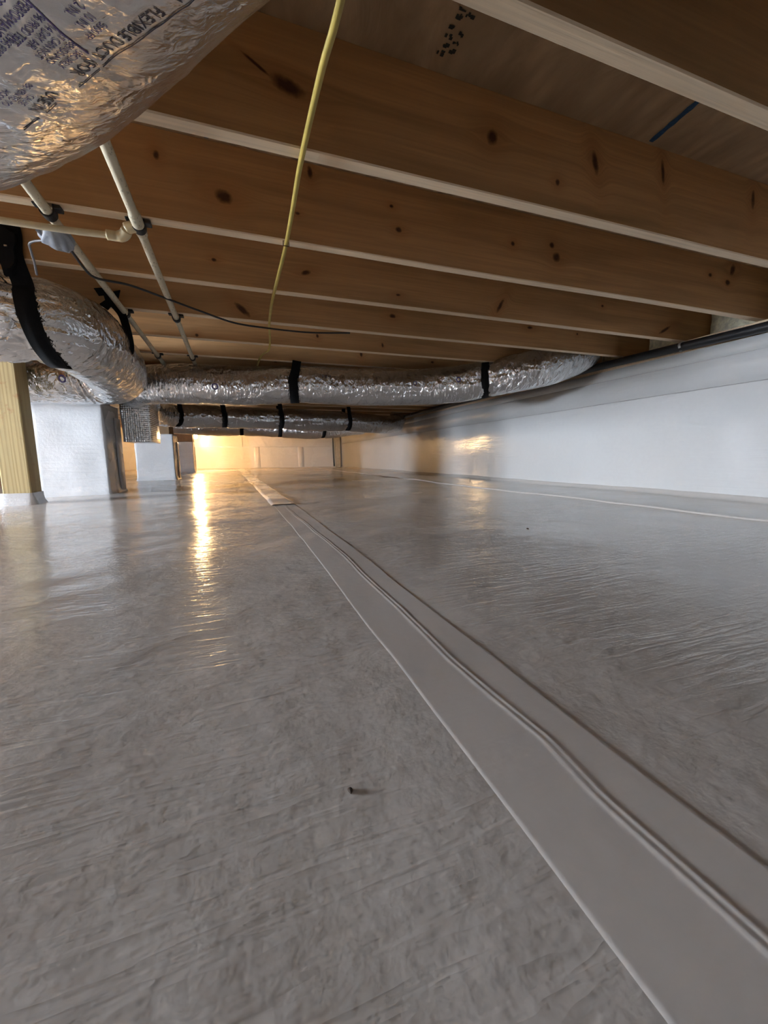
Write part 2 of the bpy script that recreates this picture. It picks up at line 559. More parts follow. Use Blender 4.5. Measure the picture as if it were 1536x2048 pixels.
# ------------------------------------------------------------------ setting: floor
HB = 0.6935            # underside of the joists, above the camera
HS = 0.935             # underside of the subfloor
def floor_z(x, y):
    x = np.asarray(x, float); y = np.asarray(y, float)
    far = np.clip((y - 1.2) / 5, 0, 1)
    z = -CAM_H + 0.004 * vnoise(x * 2.2, y * 2.0, 0, 3) + 0.006 * far * vnoise(x * 1.5, y * 1.9, 0, 5)
    z = z + 0.0018 * vnoise(x * 5, y * 5, 0, 6) + 0.0012 * np.clip(y * 1.2 - .2, 0, 1) * vnoise((x * .8 + y * .6) * 3.5, (y * .8 - x * .6) * 12, 0, 7)
    # the gentle rise where the far tape runs over a hump
    z = z + 0.025 * np.exp(-((x + 0.2) / 0.7) ** 2 - ((y - 9.2) / 0.9) ** 2)
    # diagonal drag folds on the left
    f = (x * 0.8 + y * 0.6)
    z = z + 0.0035 * np.clip(-x + 0.3, 0, 1) * ridged(f * 3.1, (x * 0.6 - y * 0.8) * 0.5, 0, 9) * np.clip(y - 0.6, 0, 1)
    # turned up against the right-hand and far walls
    z = z + 0.03 * np.clip((x - (XR - 0.06)) / 0.06, 0, 1) ** 2 + 0.03 * np.clip((y - (YF - 0.08)) / 0.08, 0, 1) ** 2
    return z

xs = np.concatenate([np.arange(XL - 0.02, -0.5, 0.05), np.arange(-0.5, 1.6, 0.014), np.arange(1.6, XR - 0.1, 0.03), np.linspace(XR - 0.1, XR + 0.01, 10)])
ys = np.concatenate([np.arange(YN - 0.02, -0.1, 0.08), np.arange(-0.1, 2.4, 0.014), np.arange(2.4, YF - 0.1, 0.045), np.linspace(YF - 0.1, YF + 0.01, 6)])
GX, GY = np.meshgrid(xs, ys, indexing='ij')
GZ = floor_z(GX, GY)
floor = link_mesh('floor', np.stack([GX, GY, GZ], -1).reshape(-1, 3), [f[::-1] for f in grid_faces(len(xs), len(ys))], M['liner_floor'])
structure(floor)
floor['label'] = 'white plastic vapour barrier sheet covering the ground, wrinkled and glossy'

# ------------------------------------------------------------------ setting: walls
def wall_sheet(name, axis, pos, a0, a1, z0, z1, mat, nrm, amp=0.004, step=0.04, thick=0.2, zstep=0.03):
    """a wall clad in sheet: wavy inner face plus a solid back"""
    A = np.linspace(a0, a1, max(2, int((a1 - a0) / step))); Z = np.linspace(z0, z1, max(2, int((z1 - z0) / zstep)))
    GA, GZ_ = np.meshgrid(A, Z, indexing='ij')
    off = amp * vnoise(GA * 2.1, GZ_ * 2.7, 0, 21) + amp * 0.5 * vnoise(GA * 0.9, GZ_ * 6, 0, 22)
    P = pos + nrm * off
    V = np.stack([P, GA, GZ_], -1) if axis == 'x' else np.stack([GA, P, GZ_], -1)
    V = V.reshape(-1, 3)
    F = grid_faces(len(A), len(Z))
    n = len(V)
    W = V.copy(); W[:, 0 if axis == 'x' else 1] = pos - nrm * thick
    # border shell
    nz = len(Z); na = len(A)
    corners = [0, nz - 1, n - 1, n - nz]
    border = [i for i in range(nz)] + [i * nz + nz - 1 for i in range(1, na)] + [n - 1 - i for i in range(1, nz)] + [i * nz for i in range(na - 2, 0, -1)]
    bi = {b: n + k for k, b in enumerate(border)}
    VV = np.concatenate([V, W[border]])
    for k in range(len(border)):
        b0, b1 = border[k], border[(k + 1) % len(border)]
        F.append((b0, b1, bi[b1], bi[b0]))
    F.append(tuple(bi[b] for b in border))
    bm_v, bm_f = VV, F
    return link_mesh(name, bm_v, bm_f, mat)

WALL_TOP = 0.615
wr = structure(wall_sheet('wall_right', 'x', XR, YN - 0.2, YF + 0.2, -CAM_H - 0.05, WALL_TOP, M['liner_wall_x'], -1, thick=0.30))
wr['label'] = 'long foundation wall clad in glossy white sheet below the black pipe'
# lapped sheets on the right wall: each a thin strip standing a little proud, and its edge with a thin dark strip draws the long seam lines
def lap_strip(name, parent, z0, z1, proud, seed):
    A = np.arange(YN, YF, 0.06)
    rows = [(z0, -0.002), (z0 + 0.0006, proud), ((z0 + z1) / 2, proud + 0.001), (z1 - 0.004, proud), (z1, 0.001)]
    Zr = np.array([q[0] for q in rows])[None] + 0 * A[:, None]; Pr = np.array([q[1] for q in rows])[None] + 0 * A[:, None]
    YY = A[:, None] + 0 * Zr
    Zr = Zr + 0.004 * vnoise(YY * 1.3, 0 * YY + seed, 0, seed)
    base = 0.004 * vnoise(YY * 2.1, Zr * 2.7, 0, 21) + 0.002 * vnoise(YY * 0.9, Zr * 6, 0, 22)
    V = np.stack([XR - base - Pr, YY, Zr], -1).reshape(-1, 3)
    return link_mesh(name, V, grid_faces(len(A), len(rows)), M['liner_wall_x'], parent)
lap_strip('liner_band', wr, 0.378, WALL_TOP - 0.002, 0.005, 31)
lap_strip('seam_line', wr, 0.3745, 0.3785, 0.0012, 31).data.materials[0] = M['seam_dark']
lap_strip('seam_line', wr, 0.5425, 0.5455, 0.0050, 32).data.materials[0] = M['seam_dark']
lap_strip('liner_band', wr, 0.545, WALL_TOP - 0.001, 0.0065, 32)

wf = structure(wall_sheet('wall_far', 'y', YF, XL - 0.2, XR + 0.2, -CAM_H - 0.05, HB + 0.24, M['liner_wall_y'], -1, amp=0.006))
wf['label'] = 'far foundation wall in white sheet lit warm by the bulb'
for (x0, x1, z0, z1, pr) in ((-3.6, 2.3, 0.30, 0.306, 0.001), (0.30, 0.44, -0.22, 0.30, 0.001), (1.42, 1.56, -0.22, 0.30, 0.001), (-2.2, -2.06, -0.22, 0.3, 0.001), (0.02, 0.03, 0.3, 0.6, 0.001)):
    V, F = box_mesh(x0, x1, YF - 0.008 - pr, YF + 0.002, z0, z1, 0.002)
    link_mesh('lap_seam', V, F, M['liner_wall_y'], wf)
# near wall with the open vent
pieces = [(XL - 0.2, VENT[0], -CAM_H - 0.05, HB + 0.24), (VENT[1], XR + 0.2, -CAM_H - 0.05, HB + 0.24), (VENT[0], VENT[1], -CAM_H - 0.05, VENT[2]), (VENT[0], VENT[1], VENT[3], HB + 0.24)]
V, F = join(*[box_mesh(a, b, YN - 0.2, YN, c, d) for a, b, c, d in pieces])
wn = structure(link_mesh('wall_near', V, F, M['liner_wall_y'], smooth=False))
V, F = join(box_mesh(VENT[0] - .015, VENT[0] + .015, YN - .15, YN + .015, VENT[2], VENT[3], .002), box_mesh(VENT[1] - .015, VENT[1] + .015, YN - .15, YN + .015, VENT[2], VENT[3], .002),
            box_mesh(VENT[0] - .015, VENT[1] + .015, YN - .15, YN + .015, VENT[3] - .015, VENT[3] + .015, .002), box_mesh(VENT[0] - .015, VENT[1] + .015, YN - .15, YN + .015, VENT[2] - .015, VENT[2] + .015, .002))
structure(link_mesh('vent_1', V, F, M['wood_edge'], smooth=False))  # frame round the unseen vent opening
# left wall with the open access door
pieces = [(YN - 0.2, DOOR[0], -CAM_H - 0.05, HB + 0.24), (DOOR[1], YF + 0.2, -CAM_H - 0.05, HB + 0.24), (DOOR[0], DOOR[1], -CAM_H - 0.05, DOOR[2]), (DOOR[0], DOOR[1], DOOR[3], HB + 0.24)]
V, F = join(*[box_mesh(XL - 0.2, XL, a, b, c, d) for a, b, c, d in pieces])
wl = structure(link_mesh('wall_left', V, F, M['liner_wall_x'], smooth=False))
V, F = join(box_mesh(XL - 0.16, XL + 0.02, DOOR[0] - 0.02, DOOR[0] + 0.02, DOOR[2], DOOR[3], 0.003), box_mesh(XL - 0.16, XL + 0.02, DOOR[1] - 0.02, DOOR[1] + 0.02, DOOR[2], DOOR[3], 0.003),
            box_mesh(XL - 0.16, XL + 0.02, DOOR[0] - 0.02, DOOR[1] + 0.02, DOOR[3] - 0.02, DOOR[3] + 0.02, 0.003), box_mesh(XL - 0.16, XL + 0.02, DOOR[0] - 0.02, DOOR[1] + 0.02, DOOR[2] - 0.02, DOOR[2] + 0.02, 0.003))
structure(link_mesh('door_1', V, F, M['wood_edge'], smooth=False))
# the rim over the right-hand wall
V, F = box_mesh(XR + 0.30, XR + 0.34, YN - 0.2, YF + 0.2, 0.60, HS, 0.0)
structure(link_mesh('wall_rim', V, F, M['concrete_cap'], smooth=False))
V, F = box_mesh(XR + 0.02, XR + 0.30, YN, YF, WALL_TOP + 0.001, HB - 0.001, 0.003)
tag(link_mesh('sill_plate', V, F, M['wood_edge'], smooth=False), 'flat wooden sill plate on the right wall under the joist ends', 'sill plate')

# ------------------------------------------------------------------ setting: subfloor
ceil = link_mesh('ceiling', *box_mesh(XL - 0.2, XR + 0.34, YN - 0.2, YF + 0.2, HS, HS + 0.02), M['osb'], smooth=False)
structure(ceil)
ceil['label'] = 'rough brown subfloor panels above the joists'
def flat_quad(x0, x1, y0, y1, z):
    return [(x0, y0, z), (x0, y1, z), (x1, y1, z), (x1, y0, z)], [(0, 1, 2, 3)]
rs = random.Random(4)
Q = []
for col_x in (0.484, 0.508):
    y = 0.775
    while y < 0.952:
        l = rs.choice([0.010, 0.014, 0.018, 0.024])
        if rs.random() < 0.9:
            for k in range(4):
                Q.append(flat_quad(*(lambda a: (a, a + rs.uniform(.003, .010)))(col_x + rs.uniform(-.004, .009)), *(lambda b: (b, b + l * rs.uniform(.25, .6)))(y + rs.uniform(0, l * .5)), HS - 0.0012 - 0.0001 * k))
        y += l + rs.choice([0.002, 0.004, 0.007])
so = link_mesh('stamp_mark', *join(*Q), M['ink_stamp'], ceil, smooth=False)
so['label'] = 'black stamped lettering in two rows'
V = []; n = 14
for i in range(n):
    y = 0.77 + (0.99 - 0.77) * i / (n - 1)
    w = 0.0092 + 0.0015 * math.sin(i * 2.3)
    V += [(1.196 + 0.02 * i / n - w, y, HS - 0.0015), (1.196 + 0.02 * i / n + w, y, HS - 0.0015)]
bo = link_mesh('chalk_line', V, grid_faces(n, 2), M['blue_chalk'], ceil, smooth=False)
bo['label'] = 'dark blue line across the panel'
b2 = link_mesh('chalk_line', *flat_quad(-0.052, -0.040, 1.06, 1.40, HS - 0.0015), M['blue_chalk'], ceil, smooth=False)

# ------------------------------------------------------------------ joists
KN = {2: [(0.14, 0.811, .040, .017, -.25), (0.075, .835, .035, .004, -.5), (0.666, 0.828, .017, .020, -.3), (0.884, 0.764, .008, .009, 0), (1.016, 0.842, .011, .032, .3), (1.288, 0.872, .008, .035, .2), (1.728, 0.875, .010, .030, .1)],
      3: [(-0.183, 0.865, .008, .013, 0), (-0.008, 0.789, .026, .020, -.3), (0.257, 0.909, .009, .018, .1), (0.213, 0.781, .008, .005, 0), (0.536, 0.86, .008, .006, 0), (0.562, 0.789, .012, .010, 0), (1.039, 0.817, .009, .009, 0), (1.226, 0.84, .013, .012, 0), (1.251, 0.799, .020, .019, -.3), (2.176, 0.853, .013, .010, 0), (2.307, 0.836, .018, .013, -.2), (2.335, 0.897, .018, .028, -.3)],
      4: [(0.30, 0.78, .022, .010, .3), (1.275, 0.753, .010, .040, -.55), (1.95, 0.826, .010, .008, 0), (2.453, 0.744, .055, .010, .5), (-0.06, 0.78, .010, .007, 0), (.72, .74, .012, .006, 0)],
      5: [(0.044, 0.739, .045, .016, -.7), (0.847, 0.791, .020, .012, 0), (1.792, 0.816, .022, .010, 0), (2.182, 0.811, .008, .008, 0)],
      6: [(0.493, 0.765, .009, .013, .3), (0.929, 0.745, .008, .016, .2), (-0.205, 0.71, .010, .010, 0)],
      7: [(0.9, 0.78, .012, .02, .2), (1.5, .76, .015, .010, 0)],
      8: [(0.3, 0.78, .016, .012, .2)]}
ORD = {1: 'first', 2: 'second', 3: 'third', 4: 'fourth', 5: 'fifth', 6: 'sixth', 7: 'seventh', 8: 'eighth', 9: 'ninth', 10: 'tenth', 11: 'eleventh', 12: 'twelfth', 13: 'thirteenth', 14: 'fourteenth', 15: 'fifteenth', 16: 'sixteenth', 17: 'seventeenth', 18: 'eighteenth', 19: 'nineteenth', 20: 'twentieth', 21: 'twenty-first', 22: 'twenty-second', 23: 'twenty-third', 24: 'twenty-fourth', 25: 'twenty-fifth', 26: 'twenty-sixth'}
JL = {1: 'dark wooden floor joist nearest the top right corner of the picture',
      2: 'wooden floor joist with the largest dark oval knot beside the yellow cable',
      3: 'wooden floor joist with many round knots, just under the big-knotted one',
      4: 'wooden floor joist with a slanting dark streak near its right end above the black pipe',
      5: 'wooden floor joist with a reddish streaked knot left of the yellow cable',
      6: 'narrow-looking wooden floor joist just above the long foil duct, sixth from the top',
      7: 'wooden floor joist resting right over the strap of the long foil duct'}
JY = lambda k: 0.595 + 0.4064 * (k - 1)
generic = {}
def joist(k):
    y0 = JY(k); y1 = y0 + 0.038
    bow = 0.004 * math.sin(k * 2.1)
    nx = 60
    X = np.linspace(XL - 0.1, XR + 0.29, nx)
    rad = 0.003
    sec = [(0, HS - .0005), (0, HB + rad), (rad, HB), (0.038 - rad, HB), (0.038, HB + rad), (0.038, HS - .0005)]
    V = []
    for i, x in enumerate(X):
        dy = 0.002 * math.sin(x * 1.3 + k) ; dz = 0.0025 * float(vnoise(np.array(x * 1.1), np.array(k * 5.3), 0, 41))
        for (a, z) in sec:
            V.append((x, y0 + a + dy, z + (dz if z < HB + .1 else 0)))
    F = []; mi = []
    for i in range(nx - 1):
        for j in range(6):
            jj = (j + 1) % 6
            F.append((i * 6 + j, (i + 1) * 6 + j, (i + 1) * 6 + jj, i * 6 + jj))
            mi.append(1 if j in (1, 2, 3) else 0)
    F.append((0, 1, 2, 3, 4, 5)); mi.append(0)
    F.append(tuple((nx - 1) * 6 + j for j in (5, 4, 3, 2, 1, 0))); mi.append(0)
    if k in KN:
        cx = (X[0] + X[-1]) / 2
        zb = min(v[2] for v in V)
        face = wood_face_mat('joist_face_%d' % k, [(a - cx, b - zb, c, d, e) for a, b, c, d, e in KN[k]], k)
    else:
        g = k % 3
        if g not in generic: generic[g] = wood_face_mat('joist_face_g%d' % g, [(1.2 - g, 0.09, .014, .010, 0), (-.6 + g * .4, .12, .010, .014, .2)], 20 + g)
        face = generic[g]
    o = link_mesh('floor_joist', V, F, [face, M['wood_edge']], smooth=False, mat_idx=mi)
    lab = JL.get(k)
    if lab is None:
        lab = 'wooden floor joist, %s counting away from the camera' % ORD[k] if k >= 1 else 'wooden floor joist overhead behind the camera, %s back from it' % ORD[1 - k]
    tag(o, lab, 'joist', 'floor joists')
for k in range(-4, 25):
    joist(k)

# pale insulation between the joist ends on the right
for k in (1, 2, 3, 4, 5):
    y0, y1 = JY(k) + 0.045, JY(k + 1) - 0.007
    A = np.linspace(y0, y1, 14); Z = np.linspace(HB + 0.001, HS - 0.004, 12)
    V = []
    for y in A:
        for z in Z:
            V.append((XR + 0.245 - 0.03 * math.sin(math.pi * (y - y0) / (y1 - y0)) + 0.006 * float(vnoise(np.array(y * 30), np.array(z * 30), 0, 50 + k)), y, z))
    n = len(V)
    V += [(XR + 0.29, y, z) for y in A for z in Z]
    F = grid_faces(14, 12) + [f[::-1] for f in grid_faces(14, 12, base=n)]
    for i in range(13):
        F += [(i * 12, n + i * 12, n + (i + 1) * 12, (i + 1) * 12), (i * 12 + 11, (i + 1) * 12 + 11, n + (i + 1) * 12 + 11, n + i * 12 + 11)]
    for j in range(11):
        F += [(j, j + 1, n + j + 1, n + j), (13 * 12 + j, n + 13 * 12 + j, n + 13 * 12 + j + 1, 13 * 12 + j + 1)]
    o = link_mesh('rim_insulation', V, F, M['insulation'])
    tag(o, 'pale insulation block between the %s and %s joists over the right wall' % (ORD[k], ORD[k + 1]), 'insulation', 'insulation blocks at the joist ends')

# ------------------------------------------------------------------ seam tapes on the floor
def interp(tab, y):
    return float(np.interp(y, [t[0] for t in tab], [t[1] for t in tab]))
def tape(name, left, right, y0, y1, mat, label, lift=0.0003, ridge=None, thick=0.0002, ystep=0.012, nx=26):
    Y = np.arange(y0, y1, ystep)
    tab = lambda T: np.interp(Y, [t[0] for t in T], [t[1] for t in T])
    l = tab(left) + 0.0012 * vnoise(Y * 9, 0 * Y + 1.0, 0, 61)
    w = tab(right) + 0.0012 * vnoise(Y * 9, 0 * Y + 5.0, 0, 62) - l
    t_ = np.linspace(0, 1, nx)
    X = l[:, None] + w[:, None] * t_
    YY = np.repeat(Y[:, None], nx, 1)
    Z = floor_z(X, YY) + 0.0004
    e = np.minimum(t_, 1 - t_)[None] * w[:, None]
    Z = Z + (lift + thick) * np.minimum(1.0, e / 0.0018)
    if ridge is not None:
        d = X - (tab(ridge) + 0.002 * vnoise(Y * 6, 0 * Y + 3.0, 0, 64))[:, None]
        Z = Z + 0.0006 * np.exp(-((d + .0035) / 0.0022) ** 2) + 0.0007 * np.exp(-((d - 0.0035) / 0.0022) ** 2)
    V = np.stack([X, YY, Z], -1).reshape(-1, 3)
    return tag(link_mesh(name, V, [f[::-1] for f in grid_faces(len(Y), nx)], mat), label, 'tape')
tape('seam_tape', [(-1.6, .172), (.7, .171), (1.4, .169), (2.6, .145), (5, .075), (9, -.05)], [(-1.6, .30), (.3, .297), (1.0, .294), (2.4, .270), (5, .21), (9, .08)], -1.5, 2.36, M['tape'],
     'long white seam tape with a raised crease running from the foreground up the floor', ridge=[(-1.6, .247), (.1, .247), (.2, .243), (.265, .251), (.35, .245), (.43, .240), (.62, .246), (1.2, .243), (1.7, .222), (2.6, .2)], nx=64)
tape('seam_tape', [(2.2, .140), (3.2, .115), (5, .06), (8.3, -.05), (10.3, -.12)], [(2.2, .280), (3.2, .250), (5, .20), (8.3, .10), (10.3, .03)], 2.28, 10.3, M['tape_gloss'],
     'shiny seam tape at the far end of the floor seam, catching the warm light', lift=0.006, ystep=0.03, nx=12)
tape('sheet_lap', [(-1.6, 1.90), (.9, 1.885), (1.3, 1.88), (2.3, 1.85), (5.7, 1.84), (10, 1.84)], [(-1.6, 1.94), (.9, 1.925), (2.3, 1.89), (5.7, 1.88), (10, 1.88)], -1.5, 10.6, M['tape'],
     'thin lap edge of the floor sheet running parallel to the right wall', lift=0.001, thick=0.006, ystep=0.05, nx=10)

# specks of dirt on the sheet
for i, (x, y, s, lab) in enumerate(((0.066, 0.275, .0022, 'small brown crumb on the floor left of the seam tape'), (0.95, 1.15, .004, 'dark crumb on the floor right of the seam tape'))):
    bm = bmesh.new(); bmesh.ops.create_icosphere(bm, subdivisions=2, radius=s)
    for v in bm.verts:
        v.co = Vector((v.co.x * (0.8 + .3 * math.sin(v.co.y * 900)), v.co.y * 1.5, v.co.z * 0.6))
    V = [(v.co.x + x, v.co.y + y, v.co.z + float(floor_z(x, y)) + s * .45) for v in bm.verts]; bm.verts.index_update()
    F = [tuple(v.index for v in f.verts) for f in bm.faces]; bm.free()
    tag(link_mesh('dirt_crumb', V, F, M['debris']), lab, 'dirt')

# ------------------------------------------------------------------ piers and post
def wrapped_block(x0, x1, y0, y1, z0, z1, flare, seed, amp=0.004, nz=40, corner=0.012, top=True):
    """upright block under a taped sheet: rounded rectangle rings, loose surface, flared foot"""
    def ring(m):
        pts = []
        def arc(cx, cy, a0):
            for k in range(4):
                a = a0 + math.pi / 2 * k / 3
                pts.append((cx + math.cos(a) * corner, cy + math.sin(a) * corner))
        def edge(p, q):
            n = max(2, int(math.dist(p, q) / 0.02))
            for k in range(1, n): pts.append((p[0] + (q[0] - p[0]) * k / n, p[1] + (q[1] - p[1]) * k / n))
        c = corner
        arc(x1 - c, y1 - c, 0); edge((x1 - c, y1), (x0 + c, y1))
        arc(x0 + c, y1 - c, math.pi / 2); edge((x0, y1 - c), (x0, y0 + c))
        arc(x0 + c, y0 + c, math.pi); edge((x0 + c, y0), (x1 - c, y0))
        arc(x1 - c, y0 + c, 1.5 * math.pi); edge((x1, y0 + c), (x1, y1 - c))
        return np.array(pts)
    base = ring(0)
    cx, cy = (x0 + x1) / 2, (y0 + y1) / 2
    nrm = np.zeros_like(base)
    for i in range(len(base)):
        t = base[(i + 1) % len(base)] - base[i - 1]; nrm[i] = np.array([t[1], -t[0]]) / np.linalg.norm(t)
    V = []
    zz = [z1 - (z1 - z0) * (i / (nz - 1)) for i in range(nz)]
    for z in zz:
        d = (z - z0)
        fl = flare * math.exp(-d / (0.022 + flare * .2))
        off = amp * vnoise(base[:, 0] * 6 + seed, base[:, 1] * 6 + z * 2.2, z * 5, seed) + amp * 0.6 * ridged(base[:, 0] * 3, base[:, 1] * 3 + z * 9, z * 3, seed + 1) * 0.5 + fl
        pp = base + nrm * off[:, None]
        for p in pp: V.append((p[0], p[1], z))
    n = len(base)
    F = grid_faces(nz, n, True)
    if top: F.append(tuple(range(n))[::-1])
    return V, F

def pier(x0, x1, y0, y1, ztop, cap, label, seed):
    z0 = float(min(floor_z(x0, y0), floor_z(x1, y0), floor_z(x0, y1), floor_z(x1, y1))) - 0.004
    t = thing('support_pier', ((x0 + x1) / 2, (y0 + y1) / 2, z0), label, 'pier', 'white wrapped support piers')
    V, F = wrapped_block(x0, x1, y0, y1, z0, ztop, 0.026, seed, 0.007)
    link_mesh('liner_wrap', V, F, M['liner_pier'], t)
    V, F = wrapped_block(x0 - .006, x1 + .006, y0 - .006, y1 + .006, z0 + (ztop - z0) * .52, z0 + (ztop - z0) * .53, 0, seed + 3, 0.0035, 3)
    c = link_mesh('cap_block', *box_mesh(*cap, ztop + 0.0005, HB - 0.001, 0.004), M['concrete_cap'], t, smooth=False)
    # the taped vertical lap on the right side
    V, F = box_mesh(x1 - 0.002, x1 + 0.011, y0 + (y1 - y0) * .62, y1 - 0.02, z0 + 0.02, ztop - 0.09, 0.006, 2)
    link_mesh('lap_fold', V, F, M['liner_pier'], t)
    return t
pier(-1.39, -0.955, 3.535, 3.96, 0.43, (-1.34, -1.0, 3.57, 3.93), 'nearest white wrapped pier, right beside the wooden post', 71)
pier(-1.258, -0.822, 5.77, 6.18, 0.325, (-1.22, -0.86, 5.80, 6.15), 'middle white wrapped pier behind the hanging foil box', 75)
pier(-1.25, -0.915, 8.9, 9.22, 0.352, (-1.25, -0.915, 8.9, 9.22), 'farthest small pier with a brown wooden block on top, beside the lit bulb', 79)

pt = thing('wooden_post', (-1.285, 3.05, -CAM_H), 'yellowish treated wooden post at the left edge with a white sheet skirt', 'post')
V, F = box_mesh(-1.355, -1.215, 2.98, 3.12, float(floor_z(-1.28, 3.05)) - 0.02, HB - 0.001, 0.006, 2)
link_mesh('post_shaft', V, F, M['post'], pt, smooth=False)
zb = float(floor_z(-1.28, 3.05)) - 0.012
V, F = wrapped_block(-1.361, -1.209, 2.974, 3.126, zb, zb + 0.085, 0.035, 83, 0.005, 22, top=False)
link_mesh('liner_skirt', V, F, M['liner_pier'], pt)

# ------------------------------------------------------------------ flexible foil ducts
class Duct:
    """a tube whose surface can be asked for points, so straps and print sit on it"""
    def __init__(self, pts, r, step, n, wr, seed, pinch=(), fold=1.0, inner=0.0, cap=True):
        self.C, self.s = spline(pts, step)
        self.T, self.S, self.U = frames(self.C)
        self.r, self.n, self.wr, self.seed, self.pinch, self.fold, self.inner = r, n, wr, seed, pinch, fold, inner
        # curvature for folds on the inside of a turn
        self.K = np.gradient(self.T, axis=0) / np.gradient(self.s)[:, None]
    def radius(self, s, th, i=None):
        s = np.asarray(s, float); th = np.asarray(th, float)
        cx, cy = np.cos(th) * 2.2, np.sin(th) * 2.2
        k = self.wr
        off = k * 1.6 * vnoise(s * 4.0, cx, cy, self.seed)
        off = off + k * 0.9 * ridged(s * 16.0, cx * 1.6, cy * 1.6, self.seed + 1) * self.fold
        off = off + k * 0.55 * ridged(s * 38.0 + 2 * np.sin(th * 3), cx * 2.6, cy * 2.6, self.seed + 2) * self.fold
        off = off + k * 0.14 * ridged(s * 70.0, cx * 9, cy * 9, self.seed + 3)
        rr = self.r * np.ones_like(s + th)
        for (p, amt, w) in self.pinch:
            rr = rr * (1 - amt * np.exp(-((s - p) / w) ** 2))
            near = np.exp(-((s - p) / (w * 1.6)) ** 2)
            off = off + k * 1.6 * near * ridged(th * 5.0, s * 6, 0.0, self.seed + 5)
        return rr + off
    def build(self, name, mat, parent):
        n = self.n
        th = np.arange(n) * 2 * math.pi / n
        SS, TH = np.meshgrid(self.s, th, indexing='ij')
        R = self.radius(SS, TH)
        if self.inner:
            kd = np.einsum('ij,ikj->ik', self.K, np.cos(TH)[..., None] * self.S[:, None] + np.sin(TH)[..., None] * self.U[:, None])
            ins = np.clip(kd * 0.14, 0, 1)
            R = R - self.inner * ins * (0.5 + 0.5 * np.sin(SS * 95 + 3 * np.sin(TH * 2)))
        V = self.C[:, None] + R[..., None] * (np.cos(TH)[..., None] * self.S[:, None] + np.sin(TH)[..., None] * self.U[:, None])
        V = V.reshape(-1, 3)
        F = grid_faces(len(self.s), n, True)
        F.append(tuple(range(n))[::-1]); k = (len(self.s) - 1) * n
        F.append(tuple(range(k, k + n)))
        return link_mesh(name, V, F, mat, parent)
    def at(self, s):
        f = lambda A: np.array([np.interp(s, self.s, A[:, k]) for k in range(3)])
        return f(self.C), f(self.T), f(self.S), f(self.U)
    def surf(self, s, th, lift=0.0):
        C, T, S, U = self.at(s)
        r = float(self.radius(np.array(s), np.array(th))) + lift
        return C + r * (math.cos(th) * S + math.sin(th) * U)
    def surf_many(self, s, th, lift=0.0):
        s = np.asarray(s, float); th = np.asarray(th, float)
        f = lambda A: np.stack([np.interp(s, self.s, A[:, k]) for k in range(3)], -1)
        r = (self.radius(s, th) + lift)[:, None]
        return f(self.C) + r * (np.cos(th)[:, None] * f(self.S) + np.sin(th)[:, None] * f(self.U))
    def s_at_x(self, x):
        return float(self.s[np.argmin(np.abs(self.C[:, 0] - x))])
    def strap_loop(self, s, width, top_z, lean=0.0):
        """band from the joist down one side, under the duct and up the other side"""
        C, T, S, U = self.at(s)
        r = self.r * 1.0 + 0.004
        pts = []
        for p, amt, w in self.pinch:
            if abs(p - s) < 0.02: r = self.r * (1 - amt) + self.wr * 3.4 + 0.003
        sd = S.copy(); sd[2] = 0; sd /= np.linalg.norm(sd)
        up = np.array([0, 0, 1.0])
        a0 = math.radians(28)
        pts.append(C + sd * r * math.cos(a0) * 0.95 + up * (top_z - C[2]) + T * lean)
        if top_z - C[2] > r * math.sin(a0) + 0.03:
            pts.append(C + sd * r * 0.99 + up * (r * math.sin(a0)) + T * lean * .5)
        for a in np.linspace(math.radians(10), math.radians(-190), 17):
            pts.append(C + r * (math.cos(a) * sd + math.sin(a) * up))
        if top_z - C[2] > r * math.sin(a0) + 0.03:
            pts.append(C - sd * r * 0.99 + up * (r * math.sin(a0)))
        pts.append(C - sd * r * math.cos(a0) * 0.95 + up * (top_z - C[2]))
        return ribbon_mesh(pts, T, width, 0.0018, 0.012)

def print_on(duct, parent, name, text, size, u0, theta0, slope, voff, mat, vstretch=1.0, flip=1, kind='title'):
    """lettering laid on the duct skin: reading direction along the duct, offset round it"""
    cu = bpy.data.curves.new('print', 'FONT')
    cu.body = text; cu.size = size; cu.resolution_u = 2
    ob = bpy.data.objects.new('print', cu)
    COL.objects.link(ob)
    dg = bpy.context.evaluated_depsgraph_get()
    dg.update()
    me = ob.evaluated_get(dg).to_mesh()
    bm = bmesh.new(); bm.from_mesh(me)
    bmesh.ops.triangulate(bm, faces=bm.faces[:])
    bmesh.ops.subdivide_edges(bm, edges=[e for e in bm.edges if e.calc_length() > size * 0.3], cuts=1)
    co = np.array([v.co[:] for v in bm.verts])
    su = u0 + flip * co[:, 0]
    V = duct.surf_many(su, theta0 + slope * (su - u0) + flip * (co[:, 1] * vstretch - voff) / duct.r, 0.00045)
    bm.verts.index_update()
    F = [tuple(v.index for v in f.verts) for f in bm.faces]
    bm.free()
    ob.evaluated_get(dg).to_mesh_clear()
    bpy.data.objects.remove(ob, do_unlink=True); bpy.data.curves.remove(cu)
    return link_mesh(name, V, F, mat, parent, smooth=False)

